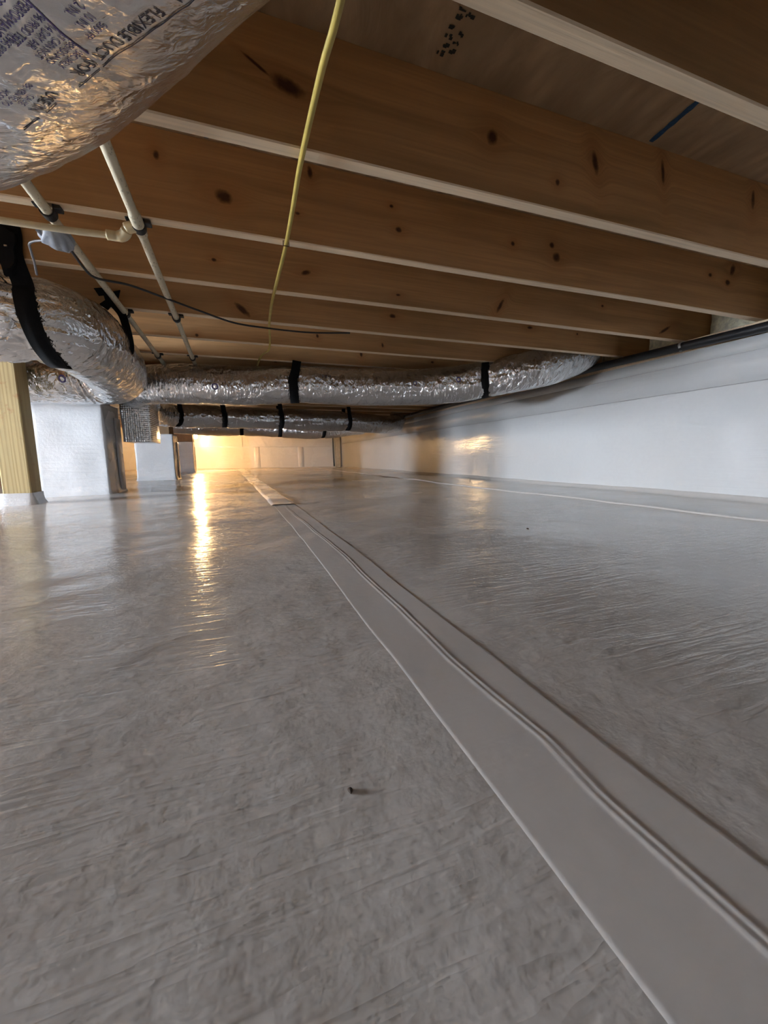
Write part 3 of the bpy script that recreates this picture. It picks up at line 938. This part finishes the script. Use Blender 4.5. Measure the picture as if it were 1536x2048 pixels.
def rule_on(duct, parent, pts, width, mat, name='printed_rule'):
    """thin printed line through (s, theta) points"""
    V = []
    P = []
    for (s0, t0), (s1, t1) in zip(pts[:-1], pts[1:]):
        for k in range(20): P.append((s0 + (s1 - s0) * k / 20, t0 + (t1 - t0) * k / 20))
    P.append(pts[-1])
    for i, (s, t) in enumerate(P):
        a = P[max(0, i - 1)]; b = P[min(len(P) - 1, i + 1)]
        d = np.array([b[0] - a[0], (b[1] - a[1]) * duct.r]); d /= np.linalg.norm(d)
        V.append(duct.surf(s - d[1] * width / 2, t + d[0] * width / 2 / duct.r, 0.00045))
        V.append(duct.surf(s + d[1] * width / 2, t - d[0] * width / 2 / duct.r, 0.00045))
    return link_mesh(name, V, grid_faces(len(P), 2), mat, parent, smooth=False)

# --- the big duct overhead on the left, near the camera
ax = np.array([-.63525, .77231, 0]); ex = np.array([.77231, .63525, 0])
A0 = ex * .126 + np.array([0, 0, .48])
S_OFF = 0.7                        # path length before the point A0
big_pts = [A0 - ax * S_OFF, A0 - ax * .35, A0, A0 + ax * .3, A0 + ax * .55 + np.array([0, 0, .0]), A0 + ax * .78 + np.array([-.03, -.03, .012]), A0 + ax * .98 + np.array([-.13, -.10, .02]), A0 + ax * 1.1 + np.array([-.4, -.17, .02]), A0 + ax * 1.2 + np.array([-.8, -.22, .02]), A0 + ax * 1.2 + np.array([-1.5, -.25, .02])]
t = thing('foil_duct', tuple(A0 + ax * .4 - np.array([0, 0, .2])), 'large silver foil duct with printed lettering filling the top left corner', 'duct')
big = Duct(big_pts, 0.186, 0.005, 220, 0.0014, 101)
big.build('foil_sleeve', M['foil_near'], t)
def th_big(theta_deg):
    # angle in the (ex, z) frame to the duct's own (side, up) frame: side = T x up
    C, T, S, U = big.at(S_OFF + .35)
    d = math.cos(math.radians(theta_deg)) * ex + math.sin(math.radians(theta_deg)) * np.array([0, 0, 1.0])
    return math.atan2(float(d @ U), float(d @ S))
sgn = 1 if th_big(-60) > th_big(-80) else -1
def big_text(text, size, s, theta_deg, mat, vs_=1.25):
    slope = math.radians(-42.7) * sgn
    print_on(big, t, 'printed_text', text, size, S_OFF + s, th_big(theta_deg), slope, 0.0, mat, vs_)
RULE = lambda s: -64.8 - (s - .2667) * 42.7
MM = 1000 * 0.188 * math.pi / 180
def line(text, s, down_mm, size, mat, vs_=1.25):
    big_text(text, size, s, RULE(s) - down_mm / MM, mat, vs_)
line('CLASS 1', .2415, 13.5, .0106, M['ink'])
line('FLEXIBLE DUCT (FOR', .2915, 13.5, .0106, M['ink'])
line('USE IN', .424, 12.5, .0106, M['ink'])
line('50', .2715, 24, .007, M['ink'])
line('5000 FP', .329, 27.0, .0062, M['ink_purple'])
line('10 IN.', .327, 35.5, .0066, M['ink_purple'])
line('2 IN.', .325, 44.0, .0070, M['ink_purple'])
line('MAX', .306, 56, .0075, M['ink_purple'])
line('BENDS AND', .360, 30.0, .0058, M['ink_purple'])
line('SECURELY', .366, 22.5, .0056, M['ink_purple'])
line('17 CAN NOT', .357, 37.5, .0058, M['ink_purple'])
line('14 DAY AIR', .356, 44.5, .0058, M['ink_purple'])
line('96 PROD TEST', .354, 51.5, .0058, M['ink_purple'])
line('PERFORMANCE DECLARED', .351, 60.5, .0066, M['ink_purple'])
line('10995 FIRE', .383, 54.0, .0058, M['ink_purple'])
line('PRODUCT LISTED', .352, 70.0, .0066, M['ink_purple'])
line('MADE IN USA', .350, 80.0, .0066, M['ink_purple'])
line('BE VENTED TO', .424, 27.5, .0056, M['ink_purple'])
line('CAUSE', .436, 20.5, .0054, M['ink_purple'])
line('HOODS ONLY', .441, 34.5, .0056, M['ink_purple'])
TB = lambda s, mm=0: th_big(RULE(s) - mm / MM)
rule_on(big, t, [(S_OFF + .235, TB(.235)), (S_OFF + .372, TB(.372))], .0011, M['ink'])
rule_on(big, t, [(S_OFF + .376, TB(.376)), (S_OFF + .405, TB(.405))], .0009, M['ink'])
rule_on(big, t, [(S_OFF + .436, TB(.436)), (S_OFF + .452, TB(.452))], .0010, M['ink'])
rule_on(big, t, [(S_OFF + .462, TB(.462)), (S_OFF + .486, TB(.486))], .0012, M['ink'])
rule_on(big, t, [(S_OFF + .364, TB(.364, 15)), (S_OFF + .347, TB(.347, 66))], .0013, M['ink_purple'])

# --- the turned duct on the left behind the strap
turn_pts = [(-2.6, 1.99, .53), (-1.6, 1.97, .53), (-1.05, 1.96, .535), (-.84, 1.955, .535), (-.705, 1.975, .535), (-.635, 2.09, .53), (-.63, 2.32, .52), (-.66, 2.70, .52), (-.74, 3.05, .53), (-.87, 3.24, .54), (-1.15, 3.295, .545), (-1.6, 3.30, .545), (-2.4, 3.3, .545)]
t = thing('foil_duct', (-.9, 2.6, .36), 'silver foil duct making a tight turn at the left above the wooden post', 'duct')
turn = Duct(turn_pts, 0.158, 0.006, 160, 0.0044, 111, pinch=[(1.72, .10, .05)], inner=0.05)
turn_strap_s = turn.s_at_x(-.86)
turn.pinch = [(float(turn.s[np.argmin(np.abs(turn.C[:, 0] + .735) + (turn.C[:, 1] > 2.2) * 9)]), .10, .045)]
turn.build('foil_sleeve', M['foil_turn'], t)

# --- long duct crossing the picture
long_pts = [(-.79, 3.80, .55), (-.74, 3.62, .55), (-.62, 3.42, .545), (-.35, 3.27, .54), (.02, 3.2, .533), (.44, 3.12, .55), (.80, 3.08, .54), (1.2, 3.0, .545), (1.55, 2.88, .555), (1.79, 2.76, .585), (2.0, 2.60, .62), (2.2, 2.49, .665), (2.40, 2.445, .745), (2.47, 2.44, .80)]
t = thing('foil_duct', (.8, 3.05, .4), 'long silver foil duct crossing under the joists to the right wall', 'duct')
d0 = Duct(long_pts, .134, .007, 130, .0036, 121)
sC1, sC2 = d0.s_at_x(.40), d0.s_at_x(1.81)
longd = Duct(long_pts, .134, .007, 130, .0036, 121, pinch=[(sC1, .10, .035), (sC2, .12, .03)])
longd.build('foil_sleeve', M['foil'], t)
def logo(duct, parent, s, th, r, mat):
    pts = [(s + r * math.cos(a), th + r * math.sin(a) / duct.r) for a in np.linspace(0, 2 * math.pi, 13)]
    rule_on(duct, parent, pts, r * .45, mat, 'printed_logo')
def front_th(duct, s, deg):
    """angle on the skin, deg above the horizontal, on the side that faces the camera"""
    C, T, S, U = duct.at(s)
    return math.radians(deg) if S[1] < 0 else math.pi - math.radians(deg)
for x, deg, r in ((-.13, -12, .018), (1.30, 3, .012), (1.62, 6, .016)):
    s = longd.s_at_x(x); logo(longd, t, s, front_th(longd, s, deg), r, M['ink_purple'])
s = longd.s_at_x(.66)
print_on(longd, t, 'printed_text', 'R-8.0', .032, s, front_th(longd, s, 24), 0, 0, M['ink'], 1.0, -1 if longd.at(s)[2][1] < 0 else 1)
s = turn.s_at_x(-.95); s2 = turn.s[-1] - (2.4 - 1.0) + .02
logo(turn, bpy.data.objects['foil_duct.001'], s2, front_th(turn, s2, -10), .02, M['ink_purple'])

# --- the duct behind it
back_pts = [(-.80, 4.14, .52), (-.86, 4.5, .52), (-.86, 4.9, .51), (-.72, 5.22, .505), (-.4, 5.35, .515), (.1, 5.42, .515), (.5, 5.45, .515), (.95, 5.5, .505), (1.4, 5.55, .505), (1.8, 5.65, .49), (2.15, 5.85, .50), (2.34, 6.03, .55), (2.40, 6.1, .63)]
t = thing('foil_duct', (.6, 5.5, .34), 'second foil duct behind the long one, held by four black straps', 'duct')
d0 = Duct(back_pts, .130, .012, 72, .0038, 131)
bx_ = [-.70, -.18, .50, 1.42]
bs = [float(d0.s[np.argmin(np.abs(d0.C[:, 0] - x) + (d0.C[:, 1] < 5.2) * 9)]) for x in bx_]
backd = Duct(back_pts, .130, .012, 72, .0038, 131, pinch=[(s, .16, .05) for s in bs])
backd.build('foil_sleeve', M['foil'], t)

# --- the farthest duct
far_pts = [(-1.6, 6.75, .53), (-1.0, 6.9, .53), (-.4, 7.0, .505), (.2, 7.02, .505), (.6, 7.05, .485), (1.1, 7.1, .47), (1.5, 7.2, .485), (1.9, 7.35, .54), (2.2, 7.55, .58), (2.34, 7.7, .64)]
t = thing('foil_duct', (.5, 7.05, .38), 'farthest foil duct, sagging low and lit warm, seen under the second one', 'duct')
d0 = Duct(far_pts, .130, .016, 60, .0038, 141)
fx_ = [.02, .62, 1.36]
fs = [d0.s_at_x(x) for x in fx_]
fard = Duct(far_pts, .130, .016, 60, .0038, 141, pinch=[(s, .18, .05) for s in fs])
fard.build('foil_sleeve', M['foil'], t)

# ------------------------------------------------------------------ straps
def strap(duct, s, width, label, group, lean=0.0, top=HB):
    V, F = duct.strap_loop(s, width, top - 0.0005, lean)
    tag(link_mesh('hanging_strap', V, F, M['black_strap']), label, 'strap', group)
strap(longd, sC1, .062, 'black strap near the middle of the long foil duct', 'straps on the long duct', .03)
strap(longd, sC2, .055, 'black strap toward the right end of the long foil duct', 'straps on the long duct', 0)
for s, l in zip(bs, ('leftmost', 'second from the left', 'third from the left', 'rightmost')):
    strap(backd, s, .055, 'black strap on the second foil duct, %s of its four' % l, 'straps on the second duct', -.02)
for s, l in zip(fs, ('leftmost', 'middle', 'rightmost')):
    strap(fard, s, .055, 'black strap on the farthest sagging duct, %s of its three' % l, 'straps on the farthest duct')
# wide strap on the turned duct: nailed to the front of the fourth joist in a crumpled bunch, then down round the duct
ysf = JY(4)
t = thing('hanging_strap', (-.72, ysf - .02, .36), 'wide black strap with a crumpled nailed end, wrapped round the turned duct at left', 'strap')
def px_plane(pts, Y):
    """points (x, z) where picture positions fall on the upright plane y = Y"""
    out = []
    for (x, y) in pts:
        d = RIGHT * ((x - 768) / 794.85) + DOWN * ((y - 1024) / 794.85) + FWD
        k = Y / d.y; out.append((d.x * k, d.z * k))
    return out
r_ = .158 * .92 + .022
cy_, cz_ = 1.975, .535
(xa, za), (xb, zb_) = px_plane([(22, 500)], ysf - .014)[0], px_plane([(92, 722)], 1.86)[0]
xm = px_plane([(40, 565)], 1.81)[0][0]
pts = [(xa, ysf - .012, .80), (xa + .004, ysf - .014, .76), (xm - .01, ysf - .012, .70)]
for a in np.linspace(150, 370, 20):
    k = min(1.0, (a - 150) / 95.0)
    pts.append((xm + (xb - xm) * k, cy_ + r_ * math.cos(math.radians(a)), cz_ + r_ * math.sin(math.radians(a))))
pts.append((xb, cy_ + r_ * .98, HB - .002))
link_mesh('strap_band', *ribbon_mesh(pts, (1, .12, 0), .062, .002, .01), M['black_strap'], t)
bunch = px_plane([(2, 432), (10, 440), (20, 452), (36, 456), (37, 480), (32, 500), (36, 520), (34, 536), (24, 548), (8, 550), (2, 530), (-4, 520), (-16, 500), (-12, 450)], ysf - .016)
V, F = prism(bunch, ysf - .016, .0145)
link_mesh('strap_end', V, F, M['black_strap'], t, smooth=False)
bc = np.mean(bunch, axis=0)
V, F = prism([(x * .72 + bc[0] * .28 + .003, z * .75 + bc[1] * .25 - .006) for x, z in bunch], ysf - .028, .013)
link_mesh('strap_fold', V, F, M['black_strap'], t, smooth=False)
V, F = box_mesh(bc[0] - .004, bc[0] + .004, ysf - .031, ysf - .028, bc[1] - .004, bc[1] + .001)
link_mesh('nail_head', V, F, M['galv'], t, smooth=False)
# the second one on the far side of the turn: star-shaped cut end on the fifth joist
t = thing('hanging_strap', (-.56, JY(5) - .01, .60), 'black strap with a star-shaped cut end behind the cream pipe', 'strap')
star = [(187, 576), (204, 575), (225, 583), (240, 580), (237, 594), (234, 604), (245, 619), (240, 628), (222, 612), (215, 620), (198, 608), (210, 600), (207, 590), (197, 591)]
sp = px_plane(star, JY(5) - .008)
V, F = prism(sp, JY(5) - .008, .0065)
link_mesh('strap_end', V, F, M['black_strap'], t, smooth=False)
pp = px_plane([(226, 606), (246, 634), (262, 690)], JY(5) - .006)
link_mesh('strap_band', *ribbon_mesh([(pp[0][0], JY(5) - .006, pp[0][1]), (pp[1][0], JY(5) - .004, pp[1][1]), (pp[2][0] - .012, JY(5) + .03, pp[2][1]), (pp[2][0] - .05, JY(5) + .06, pp[2][1] - .05)], (1, -.3, .2), .036, .002, .01), M['black_strap'], t)

# ------------------------------------------------------------------ foil-wrapped box hanging behind the nearest pier
t = thing('foil_box', (-.79, 3.98, .15), 'boxy foil bubble-wrapped duct hanging beside the nearest white pier', 'duct box')
V, F = wrapped_block(-.905, -.70, 3.80, 4.15, .15, .66, 0.0, 151, 0.006, 46, 0.018)
n = len(V) // 46
F.append(tuple(range(45 * n, 46 * n)))
link_mesh('bubble_foil', V, F, M['bubble'], t)
V, F = box_mesh(-.712, -.692, 3.79, 4.155, .146, .52, .007, 2)
link_mesh('side_flap', V, F, M['bubble'], t)
V, F = box_mesh(-.91, -.695, 3.794, 3.80, .60, .63, .002)
link_mesh('foil_tape', V, F, M['foil'], t)

# ------------------------------------------------------------------ cream water pipes
def water_pipe(x0, drift, y0, y1, label, clip_ks):
    zc = .678
    t = thing('water_pipe', (x0, (y0 + y1) / 2, zc - .013), label, 'pipe', 'cream water pipes under the joists')
    pts = [(x0 + drift * (y - 1.0), y, zc - .002 + .0015 * math.sin(y * 3)) for y in np.linspace(y0, y1, 14)]
    link_mesh('pipe_run', *tube_mesh(pts, .0125, .03, 14), M['cpvc'], t)
    for k in clip_ks:
        yc = JY(k) + .019; xc = x0 + drift * (yc - 1.0)
        C = []
        for a in np.linspace(0, -math.pi, 11):
            C.append((xc + .016 * math.cos(a), yc, zc - .002 + .0165 * math.sin(a)))
        C = [(xc + .016, yc, HB - .001)] + C + [(xc - .016, yc, HB - .001)]
        a_ = ribbon_mesh(C, (0, 1, 0), .026, .004, .01, smooth_path=False)
        b_ = box_mesh(xc + .013, xc + .033, yc - .013, yc + .013, HB - .012, HB - .001, .002)
        b2_ = box_mesh(xc - .033, xc - .013, yc - .013, yc + .013, HB - .006, HB - .001, .002)
        link_mesh('pipe_clip', *join(a_, b_, b2_), M['clip'], t, smooth=False)
    return t
wp = water_pipe(-.238, -.018, .3, 3.5, 'right-hand cream water pipe, with the tee fitting, running away under the joists', (1, 2, 3, 5, 7))
wp2 = water_pipe(-.457, -.012, .3, 3.5, 'left-hand cream water pipe, with the grey tape bundle, running away under the joists', (1, 2, 3, 5, 7))
# tee on the right pipe and the branch to the left
link_mesh('tee_fitting', *tube_mesh([(-.2447, 1.36, .676), (-.2455, 1.42, .676), (-.246, 1.47, .676)], lambda s: .0165 if .008 < s < .10 else .015, .006, 16), M['cpvc'], wp)
link_mesh('tee_outlet', *tube_mesh([(-.247, 1.425, .676), (-.268, 1.430, .672), (-.279, 1.434, .668)], .0155, .006, 14), M['cpvc_fit'], wp)
t = thing('branch_pipe', (-.55, 1.45, .65), 'thin cream branch pipe running left from an elbow at the tee', 'pipe')
link_mesh('pipe_run', *tube_mesh([(-1.4, 1.455, .655), (-.9, 1.456, .652), (-.467, 1.456, .650), (-.31, 1.452, .652)], .0088, .03, 12), M['cpvc_plain'], t)
link_mesh('elbow_fitting', *tube_mesh([(-.335, 1.4525, .652), (-.305, 1.452, .652), (-.289, 1.446, .656), (-.279, 1.436, .665)], lambda s: .0135 if s < .03 else .0150, .004, 14), M['cpvc_fit'], t)

# grey bundle on the left pipe, its wires
t = thing('tape_bundle', (-.472, 1.55, .645), 'grey tape bundle wrapped round the left-hand cream pipe', 'tape bundle')
bm = bmesh.new(); bmesh.ops.create_uvsphere(bm, u_segments=28, v_segments=18, radius=1)
V = []
for v in bm.verts:
    x, y, z = v.co
    sx = .034 * (1.0 - .30 * y) ; 
    crease = 1 + .10 * math.sin(9 * math.atan2(z, x) + 3 * y)
    V.append((-.478 + x * sx * crease - .018 * max(0, -x) * (1 - abs(y)), 1.545 + y * .060, .668 + z * .024 * crease - .010 * (1 - y * y)))
bm.verts.index_update(); F = [tuple(v.index for v in f.verts) for f in bm.faces]; bm.free()
link_mesh('tape_wrap', V, F, M['grey_tape'], t)
link_mesh('tape_tail', *ribbon_mesh([(-.515, 1.50, .665), (-.505, 1.52, .655), (-.50, 1.56, .648), (-.47, 1.595, .655)], (1, .2, .6), .022, .002, .008), M['grey_tape'], t)
pg = px_plane([(104, 484), (70, 480), (42, 484), (35, 497), (34, 520), (31, 545)], 1.60)
tag(link_mesh('grey_wire', *tube_mesh([(a, 1.60 + .03 * i, b * (1 + .03 * i / 1.6)) for i, (a, b) in enumerate(pg)], .0035, .01, 8), M['grey_wire']), 'thin grey wire looping left from the tape bundle to the black strap', 'wire')
pc = [(136, 492, 1.58), (150, 512, 1.66), (168, 536, 1.75), (192, 556, 1.79), (258, 570, 1.84), (330, 596, 1.95), (400, 622, 2.05), (470, 646, 2.14), (540, 657, 2.20), (620, 665, 2.22), (700, 666, 2.205)]
pts = []
for x, y, Y in pc:
    (a, b), = px_plane([(x, y)], Y)
    pts.append((a, Y, min(b, HB - .006)))
tag(link_mesh('black_cable', *tube_mesh(pts, .0042, .012, 8), M['black_cable']), 'thin black cable sagging under the joists from the grey tape bundle', 'cable')

# ------------------------------------------------------------------ yellow cable
t = thing('yellow_cable', (.17, 1.8, .67), 'yellow electrical cable stapled across the undersides of the joists', 'cable')
yp = [(.185, .1, .683), (.18, .40, .681), (.179, .682, .684), (.171, .80, .680), (.168, 1.035, .685), (.170, 1.22, .680), (.173, 1.42, .685), (.168, 1.62, .681), (.164, 1.83, .684), (.163, 1.99, .680), (.171, 2.23, .684), (.188, 2.45, .683), (.199, 2.646, .684), (.196, 2.75, .683), (.165, 2.88, .686), (.150, 3.06, .684), (.14, 3.4, .684)]
link_mesh('cable_sheath', *ribbon_mesh(yp, (1, 0, 0), .0115, .0058, .012), M['yellow'], t)
for k in (3,):
    yc = JY(k) + .006
    link_mesh('staple', *join(box_mesh(.163, .183, yc - .001, yc + .001, .6795, .6815), box_mesh(.163, .165, yc - .001, yc + .001, .680, HB + .004), box_mesh(.181, .183, yc - .001, yc + .001, .680, HB + .004)), M['staple'], t, smooth=False)

# ------------------------------------------------------------------ black pipe along the right wall
t = thing('black_pipe', (2.565, 4.5, .62), 'black plastic pipe running along the top of the right wall', 'pipe')
pp_ = [(2.572, YN + .02, .632), (2.57, 0, .633), (2.568, 1.3, .640), (2.565, 1.8, .648), (2.565, 2.4, .655), (2.565, 3.2, .655), (2.565, 4.2, .660), (2.565, 5.2, .662), (2.565, 6.3, .660), (2.565, 8, .66), (2.565, 10.8, .66)]
link_mesh('pipe_run', *tube_mesh(pp_, .0255, .06, 18), M['black_pipe'], t)
for yc, zc in ((1.78, .648), (5.9, .661)):
    C = [(2.565 + .0275 * math.cos(a), yc + .003 * math.sin(3 * a), zc + .0275 * math.sin(a)) for a in np.linspace(-2.0, math.pi + .4, 20)]
    link_mesh('pipe_clamp', *ribbon_mesh(C, (0, 1, 0), .014, .0025, .01, smooth_path=False), M['galv'], t, smooth=False)

# ------------------------------------------------------------------ far corner: dark drain pipe and board
tag(link_mesh('drain_pipe', *tube_mesh([(2.355, 10.80, .60), (2.36, 10.80, .2), (2.375, 10.80, -.225)], .020, .05, 12), M['black_pipe']), 'thin dark pipe standing upright in the far right corner', 'pipe')
tag(link_mesh('corner_board', *box_mesh(2.42, 2.555, 10.80, 10.86, -.25, .66, .004), M['corner_board'], smooth=False), 'tan upright board in the far right corner next to the dark pipe', 'board')

# ------------------------------------------------------------------ the lit bulb
bx, by, bz = -.920, 9.555, .505
t = thing('light_bulb', (bx, by, HB - .12), 'glowing warm light bulb hanging near the far wall', 'lamp')
prof = [(0.0, -.036), (.012, -.0335), (.022, -.026), (.028, -.014), (.030, 0.0), (.028, .011), (.022, .021), (.015, .030), (.0125, .036)]
V = []; n = 20
for r_, z_ in prof:
    for k in range(n):
        a = 2 * math.pi * k / n; V.append((bx + max(r_, .0004) * math.cos(a), by + max(r_, .0004) * math.sin(a), bz + z_))
V = [(bx + (a - bx) * 1.4, by + (b - by) * 1.4, bz + .034 + (c - bz - .034) * 1.4) for a, b, c in V]
link_mesh('bulb', V, [f[::-1] for f in grid_faces(len(prof), n, True)] , M['bulb'], t)
link_mesh('lamp_socket', *tube_mesh([(bx, by, bz + .034), (bx, by, bz + .05), (bx, by, HB - .001)], lambda s: .018 if s < .045 else (.0045 if s < .135 else .022), .004, 18), M['socket'], t)

# ------------------------------------------------------------------ lift everything so that the floor sits at zero
for o in COL.objects:
    if o.parent is None:
        o.location.z += CAM_H
bpy.context.view_layer.update()
